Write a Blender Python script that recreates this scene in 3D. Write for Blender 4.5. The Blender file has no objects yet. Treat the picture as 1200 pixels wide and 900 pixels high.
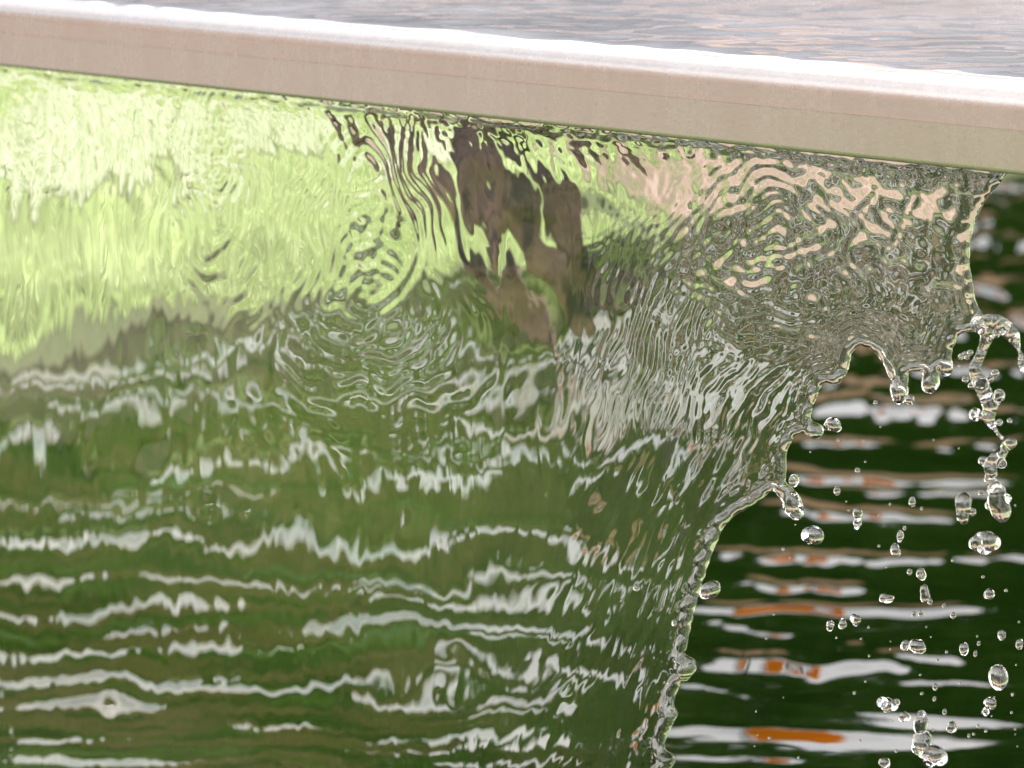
import bpy, math, random
import numpy as np

scene = bpy.context.scene
COL = scene.collection
rng = np.random.default_rng(7)
random.seed(7)

# ------------------------------------------------------------------ camera maths
F = 3788.0                      # focal length in photo pixels (1200 wide)
PITCH = math.atan(763.0 / F)
CAMZ = 0.85                     # camera above the pool water
CP, SP = math.cos(PITCH), math.sin(PITCH)
CAM = np.array([0.0, 0.0, CAMZ])

def ray(px, py):
    x = (np.asarray(px, float) - 600.0) / F
    y = (450.0 - np.asarray(py, float)) / F
    return np.stack([x + 0 * y, CP + SP * y + 0 * x, -SP + CP * y + 0 * x], -1)

LV = np.array([0.7394, -0.6733, 0.0])     # along the lip, towards the right
BV = np.array([0.6733, 0.7394, 0.0])      # away from the viewer, across the lip
LIPB, LIPZ = 1.582, 0.597                 # lip face position and its bottom edge

def on_plane(px, py, b):
    """point of the vertical plane at distance b (across the lip) seen at a pixel"""
    r = ray(px, py)
    t = b / (r @ BV)
    return CAM + r * t[..., None]

def on_pool(px, py):
    r = ray(px, py)
    t = -CAMZ / r[..., 2]
    return CAM + r * t[..., None]

def wpt(a, b, z=0.0):
    return LV * a + BV * b + np.array([0, 0, z])

# ------------------------------------------------------------------ noise
class Perlin:
    def __init__(self, seed):
        r = np.random.default_rng(seed)
        self.p = np.concatenate([r.permutation(512)] * 2)
        a = r.random(512) * 2 * math.pi
        self.gx, self.gy = np.cos(a), np.sin(a)
    def __call__(self, x, y):
        x, y = np.broadcast_arrays(np.asarray(x, float), np.asarray(y, float))
        xi, yi = np.floor(x).astype(int), np.floor(y).astype(int)
        xf, yf = x - xi, y - yi
        u = xf ** 3 * (xf * (xf * 6 - 15) + 10)
        v = yf ** 3 * (yf * (yf * 6 - 15) + 10)
        def g(ix, iy, dx, dy):
            h = self.p[(self.p[ix & 511] + iy) & 511]
            return self.gx[h] * dx + self.gy[h] * dy
        n00 = g(xi, yi, xf, yf); n10 = g(xi + 1, yi, xf - 1, yf)
        n01 = g(xi, yi + 1, xf, yf - 1); n11 = g(xi + 1, yi + 1, xf - 1, yf - 1)
        return 1.5 * ((n00 * (1 - u) + n10 * u) * (1 - v) + (n01 * (1 - u) + n11 * u) * v)

PN = [Perlin(s) for s in range(24)]

def smooth(a, b, x):
    t = np.clip((x - a) / (b - a), 0, 1)
    return t * t * (3 - 2 * t)

# ------------------------------------------------------------------ object helpers
def mesh_obj(name, verts, faces, mat, parent=None, shade=True, loc=None):
    me = bpy.data.meshes.new(name)
    v = np.asarray(verts, np.float32)
    if isinstance(faces, np.ndarray):
        nf, k = faces.shape
        me.vertices.add(len(v)); me.vertices.foreach_set('co', v.ravel())
        me.loops.add(nf * k); me.loops.foreach_set('vertex_index', faces.astype(np.int32).ravel())
        me.polygons.add(nf)
        me.polygons.foreach_set('loop_start', np.arange(0, nf * k, k, dtype=np.int32))
        me.update(calc_edges=True)
        me.validate()
    else:
        me.from_pydata([tuple(map(float, q)) for q in v], [], faces)
    me.polygons.foreach_set('use_smooth', [shade] * len(me.polygons))
    me.materials.append(mat)
    me.update()
    o = bpy.data.objects.new(name, me)
    COL.objects.link(o)
    if parent: o.parent = parent
    if loc is not None: o.location = loc
    return o

def tag(o, label=None, cat=None, group=None, kind=None):
    if label: o['label'] = label
    if cat: o['category'] = cat
    if group: o['group'] = group
    if kind: o['kind'] = kind
    return o

def empty(name, loc):
    o = bpy.data.objects.new(name, None)
    o.empty_display_size = 0.05
    COL.objects.link(o); o.location = loc
    return o

def copy_tree(o, parent=None):
    c = o.copy(); COL.objects.link(c)
    if parent: c.parent = parent
    for ch in [x for x in bpy.data.objects if x.parent == o]:
        copy_tree(ch, c)
    return c

def grid_faces(nx, ny):
    i, j = np.meshgrid(np.arange(nx - 1), np.arange(ny - 1))
    a = (j * nx + i).ravel()
    return np.stack([a, a + 1, a + nx + 1, a + nx], 1)

def prism(profile, along, o_pts):
    """extrude a closed (b,z) profile between stations along a; o_pts(a, b, z) -> xyz"""
    n = len(profile); V = []; Fc = []
    for a in along:
        V += [o_pts(a, b, z) for b, z in profile]
    for s in range(len(along) - 1):
        for k in range(n):
            k2 = (k + 1) % n
            Fc.append((s * n + k, s * n + k2, (s + 1) * n + k2, (s + 1) * n + k))
    Fc.append(tuple(range(n - 1, -1, -1)))
    Fc.append(tuple(range((len(along) - 1) * n, len(along) * n)))
    return V, Fc

# ------------------------------------------------------------------ materials
def new_mat(name):
    m = bpy.data.materials.new(name); m.use_nodes = True
    nt = m.node_tree
    return m, nt, nt.nodes['Principled BSDF'], nt.nodes.new, nt.links.new

def coords(nt, N, Lk, scale, rot=(0, 0, 0)):
    tc = N('ShaderNodeTexCoord'); mp = N('ShaderNodeMapping')
    mp.inputs['Scale'].default_value = scale; mp.inputs['Rotation'].default_value = rot
    Lk(tc.outputs['Object'], mp.inputs['Vector'])
    return mp.outputs['Vector']

def noise_ramp(nt, N, Lk, vec, scale, stops, detail=4, rough=0.6):
    n = N('ShaderNodeTexNoise'); n.inputs['Scale'].default_value = scale
    n.inputs['Detail'].default_value = detail; n.inputs['Roughness'].default_value = rough
    Lk(vec, n.inputs['Vector'])
    r = N('ShaderNodeValToRGB')
    el = r.color_ramp.elements
    while len(el) < len(stops): el.new(0.5)
    for e, (p, c) in zip(el, stops): e.position = p; e.color = (*c, 1)
    Lk(n.outputs['Fac'], r.inputs['Fac'])
    return r.outputs['Color'], n.outputs['Fac']

def water_glass(name, col=(1, 1, 1)):
    m, nt, b, N, Lk = new_mat(name)
    b.inputs['Base Color'].default_value = (*col, 1)
    b.inputs['Roughness'].default_value = 0.0
    b.inputs['IOR'].default_value = 1.333
    b.inputs['Transmission Weight'].default_value = 1.0
    return m

M_SHEET = water_glass('falling_water', (0.97, 0.985, 0.965))
M_DROP = water_glass('drop_water', (0.99, 0.995, 0.99))

def pool_water():
    m, nt, b, N, Lk = new_mat('pool_water')
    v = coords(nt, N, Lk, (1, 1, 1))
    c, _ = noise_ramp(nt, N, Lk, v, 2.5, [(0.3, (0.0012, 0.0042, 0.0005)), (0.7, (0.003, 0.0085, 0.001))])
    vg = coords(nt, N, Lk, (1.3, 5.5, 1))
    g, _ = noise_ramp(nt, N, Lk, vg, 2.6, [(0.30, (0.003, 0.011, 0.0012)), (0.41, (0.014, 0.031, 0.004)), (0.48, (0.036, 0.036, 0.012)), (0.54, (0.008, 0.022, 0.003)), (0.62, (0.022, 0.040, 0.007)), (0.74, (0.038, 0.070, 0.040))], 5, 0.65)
    # left side: sheet's green veil and banded reflections painted into the base colour
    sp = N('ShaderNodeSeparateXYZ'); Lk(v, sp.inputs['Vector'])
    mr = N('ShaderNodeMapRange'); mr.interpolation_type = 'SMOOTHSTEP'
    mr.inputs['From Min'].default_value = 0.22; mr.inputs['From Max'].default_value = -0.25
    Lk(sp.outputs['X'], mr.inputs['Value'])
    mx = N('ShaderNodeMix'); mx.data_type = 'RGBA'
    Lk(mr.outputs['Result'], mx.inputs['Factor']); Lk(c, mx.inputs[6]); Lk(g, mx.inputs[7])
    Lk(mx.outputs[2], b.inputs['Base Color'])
    b.inputs['Roughness'].default_value = 0.02
    b.inputs['IOR'].default_value = 1.333
    return m
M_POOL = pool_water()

def trough_water_mat():
    m, nt, b, N, Lk = new_mat('trough_water')
    v = coords(nt, N, Lk, (1, 1, 1))
    c, _ = noise_ramp(nt, N, Lk, v, 6, [(0.3, (0.13, 0.137, 0.155)), (0.7, (0.20, 0.208, 0.232))])
    Lk(c, b.inputs['Base Color'])
    b.inputs['Roughness'].default_value = 0.03
    b.inputs['IOR'].default_value = 1.333
    return m
M_TROUGHW = trough_water_mat()

def steel_mat():
    m, nt, b, N, Lk = new_mat('brushed_steel')
    rot = (0, 0, math.atan2(0.6733, 0.7394))
    v = coords(nt, N, Lk, (1.5, 60, 90), rot)                      # brushing along the lip
    c, f = noise_ramp(nt, N, Lk, v, 6, [(0.25, (0.295, 0.288, 0.282)), (0.75, (0.355, 0.347, 0.34))], 8, 0.7)
    v2 = coords(nt, N, Lk, (14, 14, 3), rot)                       # dried drips and lime scale
    c2, f2 = noise_ramp(nt, N, Lk, v2, 3, [(0.36, (0.93, 0.91, 0.89)), (0.52, (0.97, 0.96, 0.95)), (0.68, (1, 1, 1))], 8, 0.75)
    v3 = coords(nt, N, Lk, (1, 1, 1))
    c3, f3 = noise_ramp(nt, N, Lk, v3, 240, [(0.26, (0.45, 0.38, 0.30)), (0.33, (1, 1, 1))], 2, 0.5)   # specks
    mx = N('ShaderNodeMix'); mx.data_type = 'RGBA'; mx.blend_type = 'MULTIPLY'; mx.inputs['Factor'].default_value = 1
    mx2 = N('ShaderNodeMix'); mx2.data_type = 'RGBA'; mx2.blend_type = 'MULTIPLY'; mx2.inputs['Factor'].default_value = 0.22
    Lk(c, mx.inputs[6]); Lk(c2, mx.inputs[7]); Lk(mx.outputs[2], mx2.inputs[6]); Lk(c3, mx2.inputs[7])
    Lk(mx2.outputs[2], b.inputs['Base Color'])
    b.inputs['Metallic'].default_value = 0.9
    mr = N('ShaderNodeMapRange'); mr.inputs['To Min'].default_value = 0.22; mr.inputs['To Max'].default_value = 0.32
    Lk(f2, mr.inputs['Value']); Lk(mr.outputs['Result'], b.inputs['Roughness'])
    bp = N('ShaderNodeBump'); bp.inputs['Strength'].default_value = 0.10; bp.inputs['Distance'].default_value = 0.001
    Lk(f, bp.inputs['Height']); Lk(bp.outputs['Normal'], b.inputs['Normal'])
    return m
M_STEEL = steel_mat()

def matte(name, scale, stops, rough=0.85, bump=0.0, vscale=(1, 1, 1), trans=0.0):
    m, nt, b, N, Lk = new_mat(name)
    v = coords(nt, N, Lk, vscale)
    c, f = noise_ramp(nt, N, Lk, v, scale, stops, 6, 0.65)
    Lk(c, b.inputs['Base Color'])
    b.inputs['Roughness'].default_value = rough
    b.inputs['Specular IOR Level'].default_value = 0.5 if rough < 0.5 else 0.12
    if bump:
        bp = N('ShaderNodeBump'); bp.inputs['Strength'].default_value = 0.6; bp.inputs['Distance'].default_value = bump
        Lk(f, bp.inputs['Height']); Lk(bp.outputs['Normal'], b.inputs['Normal'])
    if trans:
        t = N('ShaderNodeBsdfTranslucent'); Lk(c, t.inputs['Color'])
        mx = N('ShaderNodeMixShader'); mx.inputs['Fac'].default_value = trans
        Lk(b.outputs['BSDF'], mx.inputs[1]); Lk(t.outputs['BSDF'], mx.inputs[2])
        Lk(mx.outputs['Shader'], nt.nodes['Material Output'].inputs['Surface'])
    return m

M_STONE = matte('pale_stone', 9, [(0.3, (0.075, 0.06, 0.054)), (0.7, (0.14, 0.115, 0.108))], 0.8, 0.004)
M_PAVE = matte('sandy_paving', 5, [(0.3, (0.245, 0.212, 0.185)), (0.7, (0.335, 0.295, 0.262))], 0.85, 0.004)
M_LAWN = matte('sunny_lawn', 3.5, [(0.25, (0.075, 0.130, 0.026)), (0.5, (0.16, 0.215, 0.072)), (0.75, (0.27, 0.32, 0.17))], 0.9, 0.02)
M_BLADE = matte('grass_blade', 2.0, [(0.3, (0.105, 0.165, 0.038)), (0.7, (0.29, 0.335, 0.17))], 0.7, trans=0.4)
M_LIME = matte('lime_leaf', 3.0, [(0.3, (0.13, 0.24, 0.03)), (0.7, (0.30, 0.40, 0.10))], 0.6, trans=0.45)
M_LEAF = matte('dark_leaf', 2.0, [(0.3, (0.018, 0.040, 0.005)), (0.7, (0.040, 0.075, 0.010))], 0.6, trans=0.2)
M_BARK = matte('bark', 6, [(0.36, (0.012, 0.010, 0.010)), (0.62, (0.10, 0.066, 0.046))], 0.9, 0.02, (3, 3, 0.5))
M_GRAVEL = matte('pale_gravel', 30, [(0.3, (0.13, 0.17, 0.085)), (0.7, (0.30, 0.32, 0.24))], 0.9, 0.01)
M_WALL = matte('rose_render', 4, [(0.3, (0.38, 0.29, 0.25)), (0.7, (0.47, 0.37, 0.33))], 0.85, 0.003)
M_TERRACE = matte('pink_brown_terrace', 7, [(0.36, (0.045, 0.060, 0.022)), (0.46, (0.075, 0.050, 0.036)), (0.54, (0.13, 0.092, 0.072)), (0.64, (0.155, 0.12, 0.10))], 0.9, 0.006)
M_TERRA = matte('terracotta_render', 4, [(0.3, (0.48, 0.29, 0.19)), (0.7, (0.58, 0.38, 0.28))], 0.85, 0.003)
M_MOSS = matte('mossy_stone', 9, [(0.3, (0.020, 0.034, 0.008)), (0.7, (0.05, 0.06, 0.02))], 0.85, 0.004)
M_BRANCH = matte('wet_bark', 14, [(0.43, (0.014, 0.014, 0.017)), (0.50, (0.22, 0.15, 0.105)), (0.7, (0.42, 0.31, 0.24))], 0.6, 0.01, (1, 1, 0.5))
M_DARKPAN = matte('dark_metal', 20, [(0.3, (0.012, 0.016, 0.008)), (0.7, (0.05, 0.05, 0.035))], 0.55, 0.002)  # darker than the steel, for the trough's base panel
M_ROOF = matte('roof_tile', 12, [(0.3, (0.22, 0.12, 0.08)), (0.7, (0.32, 0.18, 0.12))], 0.8, 0.01)
M_PANE = matte('window_pane', 3, [(0.3, (0.03, 0.04, 0.05)), (0.7, (0.05, 0.06, 0.07))], 0.1)
M_SOIL = matte('brown_soil', 5, [(0.3, (0.09, 0.055, 0.03)), (0.7, (0.20, 0.12, 0.07))], 0.95, 0.01)
M_GROUND = matte('ground', 0.6, [(0.3, (0.10, 0.12, 0.05)), (0.7, (0.20, 0.20, 0.10))], 0.95, 0.02)
M_ORANGE = matte('orange_cloth', 8, [(0.3, (0.85, 0.37, 0.03)), (0.7, (0.90, 0.43, 0.04))], 0.8, trans=0.75)
M_POLE = matte('grey_metal', 8, [(0.3, (0.012, 0.02, 0.008)), (0.7, (0.02, 0.03, 0.012))], 0.9)

# ------------------------------------------------------------------ pool water
TREE_H = 6.6                     # height of the dark tree line across the pool
TREE_Y = 20.0

def build_pool():
    # rectangular basin in lip coordinates, finer where the photograph looks
    a0, a1, b0, b1 = -3.46, 3.2, 1.33, 8.0
    av = np.concatenate([np.linspace(a0, -0.9, 420, endpoint=False), np.linspace(-0.9, a1, 60)])
    bv = np.concatenate([np.linspace(b0, 1.5, 20, endpoint=False), np.linspace(1.5, 5.8, 640, endpoint=False), np.linspace(5.8, b1, 60)])
    A, B = np.meshgrid(av, bv)
    X = LV[0] * A + BV[0] * B; Y = LV[1] * A + BV[1] * B
    H = np.zeros_like(X)
    # small wind ripple, crests roughly across the view
    for k in range(26):
        lam = rng.uniform(0.09, 0.45)
        th = rng.normal(0, 0.17)
        s = 0.0046 * rng.uniform(0.4, 1.2)
        ph = rng.uniform(0, 2 * math.pi)
        kx, ky = math.sin(th) * 2 * math.pi / lam, math.cos(th) * 2 * math.pi / lam
        env = 0.6 + 0.8 * PN[k % 10](X * 0.9 + k * 3.1, Y * 0.6 + k)
        H += s * lam / (2 * math.pi) * env * np.sin(kx * X + ky * Y + ph)
    for k in range(14):
        lam = rng.uniform(0.03, 0.07); th = rng.normal(0, 0.12); s = 0.0042 * rng.uniform(0.5, 1.2)
        kx, ky = math.sin(th) * 2 * math.pi / lam, math.cos(th) * 2 * math.pi / lam
        H += s * lam / 6.283 * np.clip(PN[k](X * 2.2 + k, Y * 1.5) + 0.3, 0, 1) * np.sin(kx * X + ky * Y + k)
    # the longer ripples, one crest each: photo px of the bright face (x0, y0, x1, y1, thickness)
    R = [
        (1120, 250, 1260, 254, 20), (1120, 292, 1260, 296, 20), (1110, 345, 1260, 340, 16), (1090, 388, 1260, 384, 18),
        (955, 456, 1060, 462, 14), (940, 486, 1240, 500, 24), (1090, 527, 1260, 520, 10),
        (920, 524, 1040, 520, 9), (900, 556, 1220, 576, 14), (990, 577, 1190, 580, 8), (890, 604, 1150, 612, 16),
        (820, 648, 1040, 666, 15), (1040, 658, 1240, 654, 12), (850, 688, 1020, 694, 13), (800, 712, 1220, 722, 13),
        (820, 730, 930, 744, 8), (955, 756, 1135, 780, 13), (790, 772, 1060, 788, 18), (1050, 800, 1220, 802, 7),
        (790, 798, 890, 822, 8), (1000, 836, 1220, 850, 5), (780, 856, 1030, 864, 10), (770, 884, 940, 892, 7),
        (900, 246, 1060, 250, 13), (1040, 268, 1200, 270, 13), (790, 286, 930, 290, 14), (930, 340, 1110, 344, 15), (760, 336, 860, 330, 14), (1010, 362, 1140, 358, 14), (830, 396, 980, 392, 15), (960, 392, 1100, 398, 14), (740, 374, 850, 372, 14), (730, 410, 880, 416, 14),
        (780, 232, 1010, 228, 12), (1010, 226, 1260, 222, 10), (860, 268, 1110, 274, 14), (820, 318, 1000, 326, 14), (980, 322, 1120, 316, 12), (860, 372, 1060, 366, 16), (1060, 440, 1260, 436, 12), (760, 440, 920, 446, 14),
        (-40, 460, 150, 448, 14), (160, 446, 300, 436, 13), (265, 478, 630, 450, 17), (495, 503, 605, 500, 13),
        (-40, 540, 90, 536, 13), (140, 548, 430, 540, 18), (520, 550, 640, 542, 14), (380, 574, 592, 570, 14),
        (-40, 638, 220, 630, 15), (215, 636, 555, 638, 14), (655, 576, 765, 572, 15), (640, 648, 765, 644, 17),
        (-40, 688, 120, 684, 7), (160, 686, 400, 688, 8), (495, 702, 690, 698, 9), (-40, 722, 100, 718, 7),
        (122, 716, 560, 738, 15), (-40, 766, 330, 756, 13), (640, 742, 730, 748, 11), (140, 740, 310, 738, 8),
        (-40, 800, 125, 800, 9), (200, 808, 600, 798, 8), (255, 854, 410, 850, 9), (405, 862, 610, 858, 6),
        (-40, 892, 280, 888, 7), (60, 742, 200, 740, 5), (300, 762, 470, 760, 6), (420, 796, 590, 792, 6), (60, 826, 190, 822, 6), (300, 832, 420, 830, 5), (520, 832, 660, 828, 5), (330, 880, 520, 876, 5), (520, 896, 680, 892, 5), (20, 868, 150, 866, 5), (60, 600, 130, 598, 6), (300, 612, 430, 610, 5), (330, 664, 480, 662, 5), (560, 672, 680, 668, 6), (655, 478, 840, 496, 62), (690, 386, 800, 394, 52), (670, 436, 840, 444, 34), (720, 520, 850, 528, 30), (-40, 402, 200, 394, 14), (190, 420, 430, 410, 16), (430, 432, 640, 424, 16), (-40, 432, 160, 424, 12), (40, 500, 230, 494, 9), (240, 512, 420, 506, 8), (90, 574, 330, 570, 7), (880, 420, 1010, 424, 14),
        (330, 404, 560, 398, 12), (290, 384, 600, 364, 13), (840, 350, 1000, 352, 14), (900, 300, 1040, 302, 12), (1000, 252, 1120, 250, 12), (700, 540, 880, 536, 14),
        (700, 690, 800, 700, 12), (690, 800, 780, 806, 12),
    ]
    rr = np.random.default_rng(77)
    for _ in range(34):
        xa = rr.uniform(-60, 560); ya = rr.uniform(415, 890); ln = rr.uniform(90, 330)
        R.append((xa, ya, min(xa + ln, 700), ya + rr.uniform(-9, 9), rr.uniform(5, 9)))
    for k, (x0, y0, x1, y1, th) in enumerate(R):
        p0 = on_pool(x0, y0); p1 = on_pool(x1, y1); pc = (p0 + p1) / 2
        up = on_pool((x0 + x1) / 2, (y0 + y1) / 2 - th / 2); dn = on_pool((x0 + x1) / 2, (y0 + y1) / 2 + th / 2)
        width = np.linalg.norm(up - dn)
        sg = width / (2.3 if x1 < 780 else 3.0)
        dep = math.atan2(CAMZ, pc[1])
        el = math.atan2(TREE_H, TREE_Y - pc[1])
        tilt = (el - dep) / 2 + math.radians(2.5 if x1 < 780 else 1.5)
        tilt = min(max(tilt, math.radians(2.4)), math.radians(10.5))
        amp = math.tan(tilt) * sg / 0.607
        d = p1 - p0; Ln = np.linalg.norm(d[:2]); d = d[:2] / Ln; nrm = np.array([-d[1], d[0]])
        if nrm[1] < 0: nrm = -nrm
        rx, ry = X - pc[0], Y - pc[1]
        u = (rx * d[0] + ry * d[1]) / (Ln / 2)
        w = rx * nrm[0] + ry * nrm[1] - sg
        near = (np.abs(u) < 1.5) & (np.abs(w) < sg * 6)
        un, wn, Xn, Yn = u[near], w[near], X[near], Y[near]
        wob = (1.25 * PN[k % 12](un * 1.9 + k * 7.3, k * 1.7) + 0.55 * PN[(k + 5) % 12](un * 5 + k, k * 2.3) + 0.9 * math.sin(k * 2.4) * un) * sg
        env = smooth(1.35, 0.55, np.abs(un)) * (0.94 + (0.30 if x1 < 780 else 0.42) * PN[(k + 3) % 12](un * 3.1 + 11 * k, 4.1))
        sgl = sg * (1 + 0.45 * PN[(k + 8) % 12](un * 1.8 + 5 * k, 9.2))
        q = (wn - wob) / sgl
        H[near] += amp * env * (np.exp(-q * q / 2) + (0.22 * np.exp(-((q + 2.6 + 0.8 * math.sin(k)) ** 2) / 0.5) * smooth(-0.9, 0.6, un * math.cos(k * 1.3)) if x1 >= 780 else 0))
    V = np.stack([X, Y, H], -1).reshape(-1, 3)
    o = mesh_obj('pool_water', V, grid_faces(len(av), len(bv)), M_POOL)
    tag(o, kind='structure', label='dark green rippled pool water behind the falling sheet')
build_pool()

# ------------------------------------------------------------------ ground, paving, basin kerbs, lawn
def big_ground():
    n = 41
    xs = np.linspace(-400, 400, n)
    A, B = np.meshgrid(xs, xs)
    V = np.stack([A, B, np.full_like(A, -0.16)], -1).reshape(-1, 3)
    tag(mesh_obj('ground', V, grid_faces(n, n), M_GROUND), kind='structure')
big_ground()

def slab(name, a0, a1, b0, b1, z0, z1, mat):
    pr = [(b0, z0), (b0, z1 - 0.012), (b0 + 0.012, z1), (b1 - 0.012, z1), (b1, z1 - 0.012), (b1, z0)]
    V, Fc = prism(pr, [a0, a1], lambda a, b, z: wpt(a, b, z))
    return mesh_obj(name, V, Fc, mat, shade=False)

tag(slab('paving', -1.0, 9, -9, 1.229, -0.2, 0.02, M_PAVE), kind='structure')
for nm, a0, a1, b0, b1, lb in (
        ('stone_kerb', -3.55, -3.45, 1.23, 8.28, 'dark mossy stone kerb along the far lawn side of the pool'),
        ('stone_kerb', -3.449, 3.2, 1.23, 1.33, 'dark mossy stone kerb along the near paved side of the pool'),
        ('stone_kerb', -3.449, 3.2, 7.98, 8.28, 'dark mossy stone kerb closing the distant end of the pool'),
        ('stone_kerb', 3.201, 3.5, 1.23, 8.28, 'dark mossy stone kerb on the open side of the pool')):
    tag(slab(nm, a0, a1, b0, b1, -0.2, 0.014, M_MOSS), lb, 'kerb', 'stone kerbs round the pool')

def lawn_z(a, b):
    d = -3.55 - a
    return 0.03 + 0.085 * d + 0.03 * PN[1](a * 1.3, b * 1.3)

def lawn_h(A, B):
    return 0.015 + 1.1 * (1 - np.exp(-np.maximum(-3.55 - A, 0) * 0.085 / 1.1)) + 0.03 * PN[1](A * 1.3, B * 1.3) * smooth(0, 0.5, -3.55 - A)

def side_lawn_and_path():
    for nm, a0, a1, b0, b1, dz, mt in (('lawn', -3.55, -1.002, -9, 1.229, 0.0, M_LAWN), ('path', -14, -2.9, -9, 0.85, 0.012, M_PAVE)):
        av = np.linspace(a0, a1, 60); bv = np.linspace(b0, b1, 60)
        A, B = np.meshgrid(av, bv)
        P = LV[None, None] * A[..., None] + BV[None, None] * B[..., None]
        P[..., 2] = lawn_h(A, B) + dz
        tag(mesh_obj(nm, P.reshape(-1, 3), grid_faces(60, 60), mt), kind='structure')
side_lawn_and_path()

def gravel_path():
    av = np.linspace(-4.95, -4.15, 24); bv = np.linspace(0.7, 12, 120)
    A, B = np.meshgrid(av, bv)
    A = A + 0.10 * np.sin(B * 1.1) + 0.04 * PN[4](B * 2.0, A * 2)
    P = LV[None, None] * A[..., None] + BV[None, None] * B[..., None]
    P[..., 2] = lawn_h(A, B) + 0.012
    tag(mesh_obj('path', P.reshape(-1, 3), grid_faces(24, 120), M_GRAVEL), kind='structure')
    av = np.linspace(-9, -3.552, 60); bv = np.linspace(0, 1, 40)
    A, W = np.meshgrid(av, bv)
    b0 = 4.35 + 0.12 * PN[2](A * 1.7, 0.3) + 0.60 * (-3.55 - A)
    B = b0 + (10.5 - b0) * W
    P = LV[None, None] * A[..., None] + BV[None, None] * B[..., None]
    P[..., 2] = lawn_h(A, B) + 0.018
    tag(mesh_obj('terrace', P.reshape(-1, 3), grid_faces(60, 40), M_TERRACE), kind='structure')

def lawn():
    av = np.linspace(-30, -3.552, 160); bv = np.linspace(-14, 26, 200)
    A, B = np.meshgrid(av, bv)
    Z = lawn_h(A, B)
    P = LV[None, None] * A[..., None] + BV[None, None] * B[..., None]
    P[..., 2] = Z
    tag(mesh_obj('lawn', P.reshape(-1, 3), grid_faces(160, 200), M_LAWN), kind='structure')
    gravel_path()
    n = 34000
    a = -3.555 - rng.random(n) ** 1.4 * 5.5; b = rng.uniform(0.5, 9, n)
    keep = (a > -4.05) | (a < -5.05) | (rng.random(n) < 1.1); a, b = a[keep], b[keep]; n = len(a)
    z = lawn_h(a, b) - 0.004
    keep = b < 4.42 + 0.60 * (-3.55 - a); a, b = a[keep], b[keep]; n = len(a)
    z = lawn_h(a, b) - 0.004
    base = LV[None] * a[:, None] + BV[None] * b[:, None]; base[:, 2] = z
    ang = rng.random(n) * 6.28; w = rng.uniform(0.003, 0.007, n); h = rng.uniform(0.03, 0.10, n)
    dx = np.stack([np.cos(ang) * w, np.sin(ang) * w, 0 * w], 1)
    lean = np.stack([rng.normal(0, 0.3, n) * h, rng.normal(0, 0.3, n) * h, h], 1)
    V = np.stack([base - dx, base + dx, base + lean], 1).reshape(-1, 3)
    Fc = np.arange(3 * n).reshape(-1, 3)
    tag(mesh_obj('grass', V, Fc, M_BLADE, shade=False), kind='stuff', label='sunlit lime grass blades on the bank')
lawn()

# ------------------------------------------------------------------ trees and shrubs
def leaf_cloud(n, clumps, size, rr):
    c = np.array([q[:3] for q in clumps]); r = np.array([q[3] for q in clumps])
    vol = r ** 2.2; idx = rr.choice(len(clumps), n, p=vol / vol.sum())
    d = rr.normal(size=(n, 3)); d /= np.linalg.norm(d, axis=1)[:, None]
    rad = r[idx] * (0.45 + 0.6 * rr.random(n) ** 0.6)
    p = c[idx] + d * rad[:, None] * np.array([1, 1, 0.85])
    u = rr.normal(size=(n, 3)); u /= np.linalg.norm(u, axis=1)[:, None]
    v = np.cross(u, rr.normal(size=(n, 3))); v /= np.linalg.norm(v, axis=1)[:, None]
    s = size * rr.uniform(0.6, 1.3, n)[:, None]
    V = np.stack([p - u * s, p + v * s * 0.5, p + u * s, p - v * s * 0.5], 1).reshape(-1, 3)
    return V, np.arange(4 * n).reshape(-1, 4)

def tube(path, radii, seg=10, jag=0.0, rr=None):
    V = []; Fc = []
    for i, (p, r) in enumerate(zip(path, radii)):
        p = np.array(p, float)
        t = np.array(path[min(i + 1, len(path) - 1)], float) - np.array(path[max(i - 1, 0)], float)
        t /= np.linalg.norm(t)
        u = np.cross(t, [0.3, 1, 0.1]); u /= np.linalg.norm(u); v = np.cross(t, u)
        for k in range(seg):
            a = 2 * math.pi * k / seg
            q = r * (1 + (jag * rr.normal() if rr is not None else 0))
            V.append(p + (u * math.cos(a) + v * math.sin(a)) * q)
    for i in range(len(path) - 1):
        for k in range(seg):
            k2 = (k + 1) % seg
            Fc.append((i * seg + k, i * seg + k2, (i + 1) * seg + k2, (i + 1) * seg + k))
    Fc.append(tuple(range(seg - 1, -1, -1))); Fc.append(tuple(range((len(path) - 1) * seg, len(path) * seg)))
    return V, Fc

def join(parts):
    V = []; Fc = []
    for v, f in parts:
        o = len(V); V += list(v); Fc += [tuple(i + o for i in q) for q in f]
    return V, Fc

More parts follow.
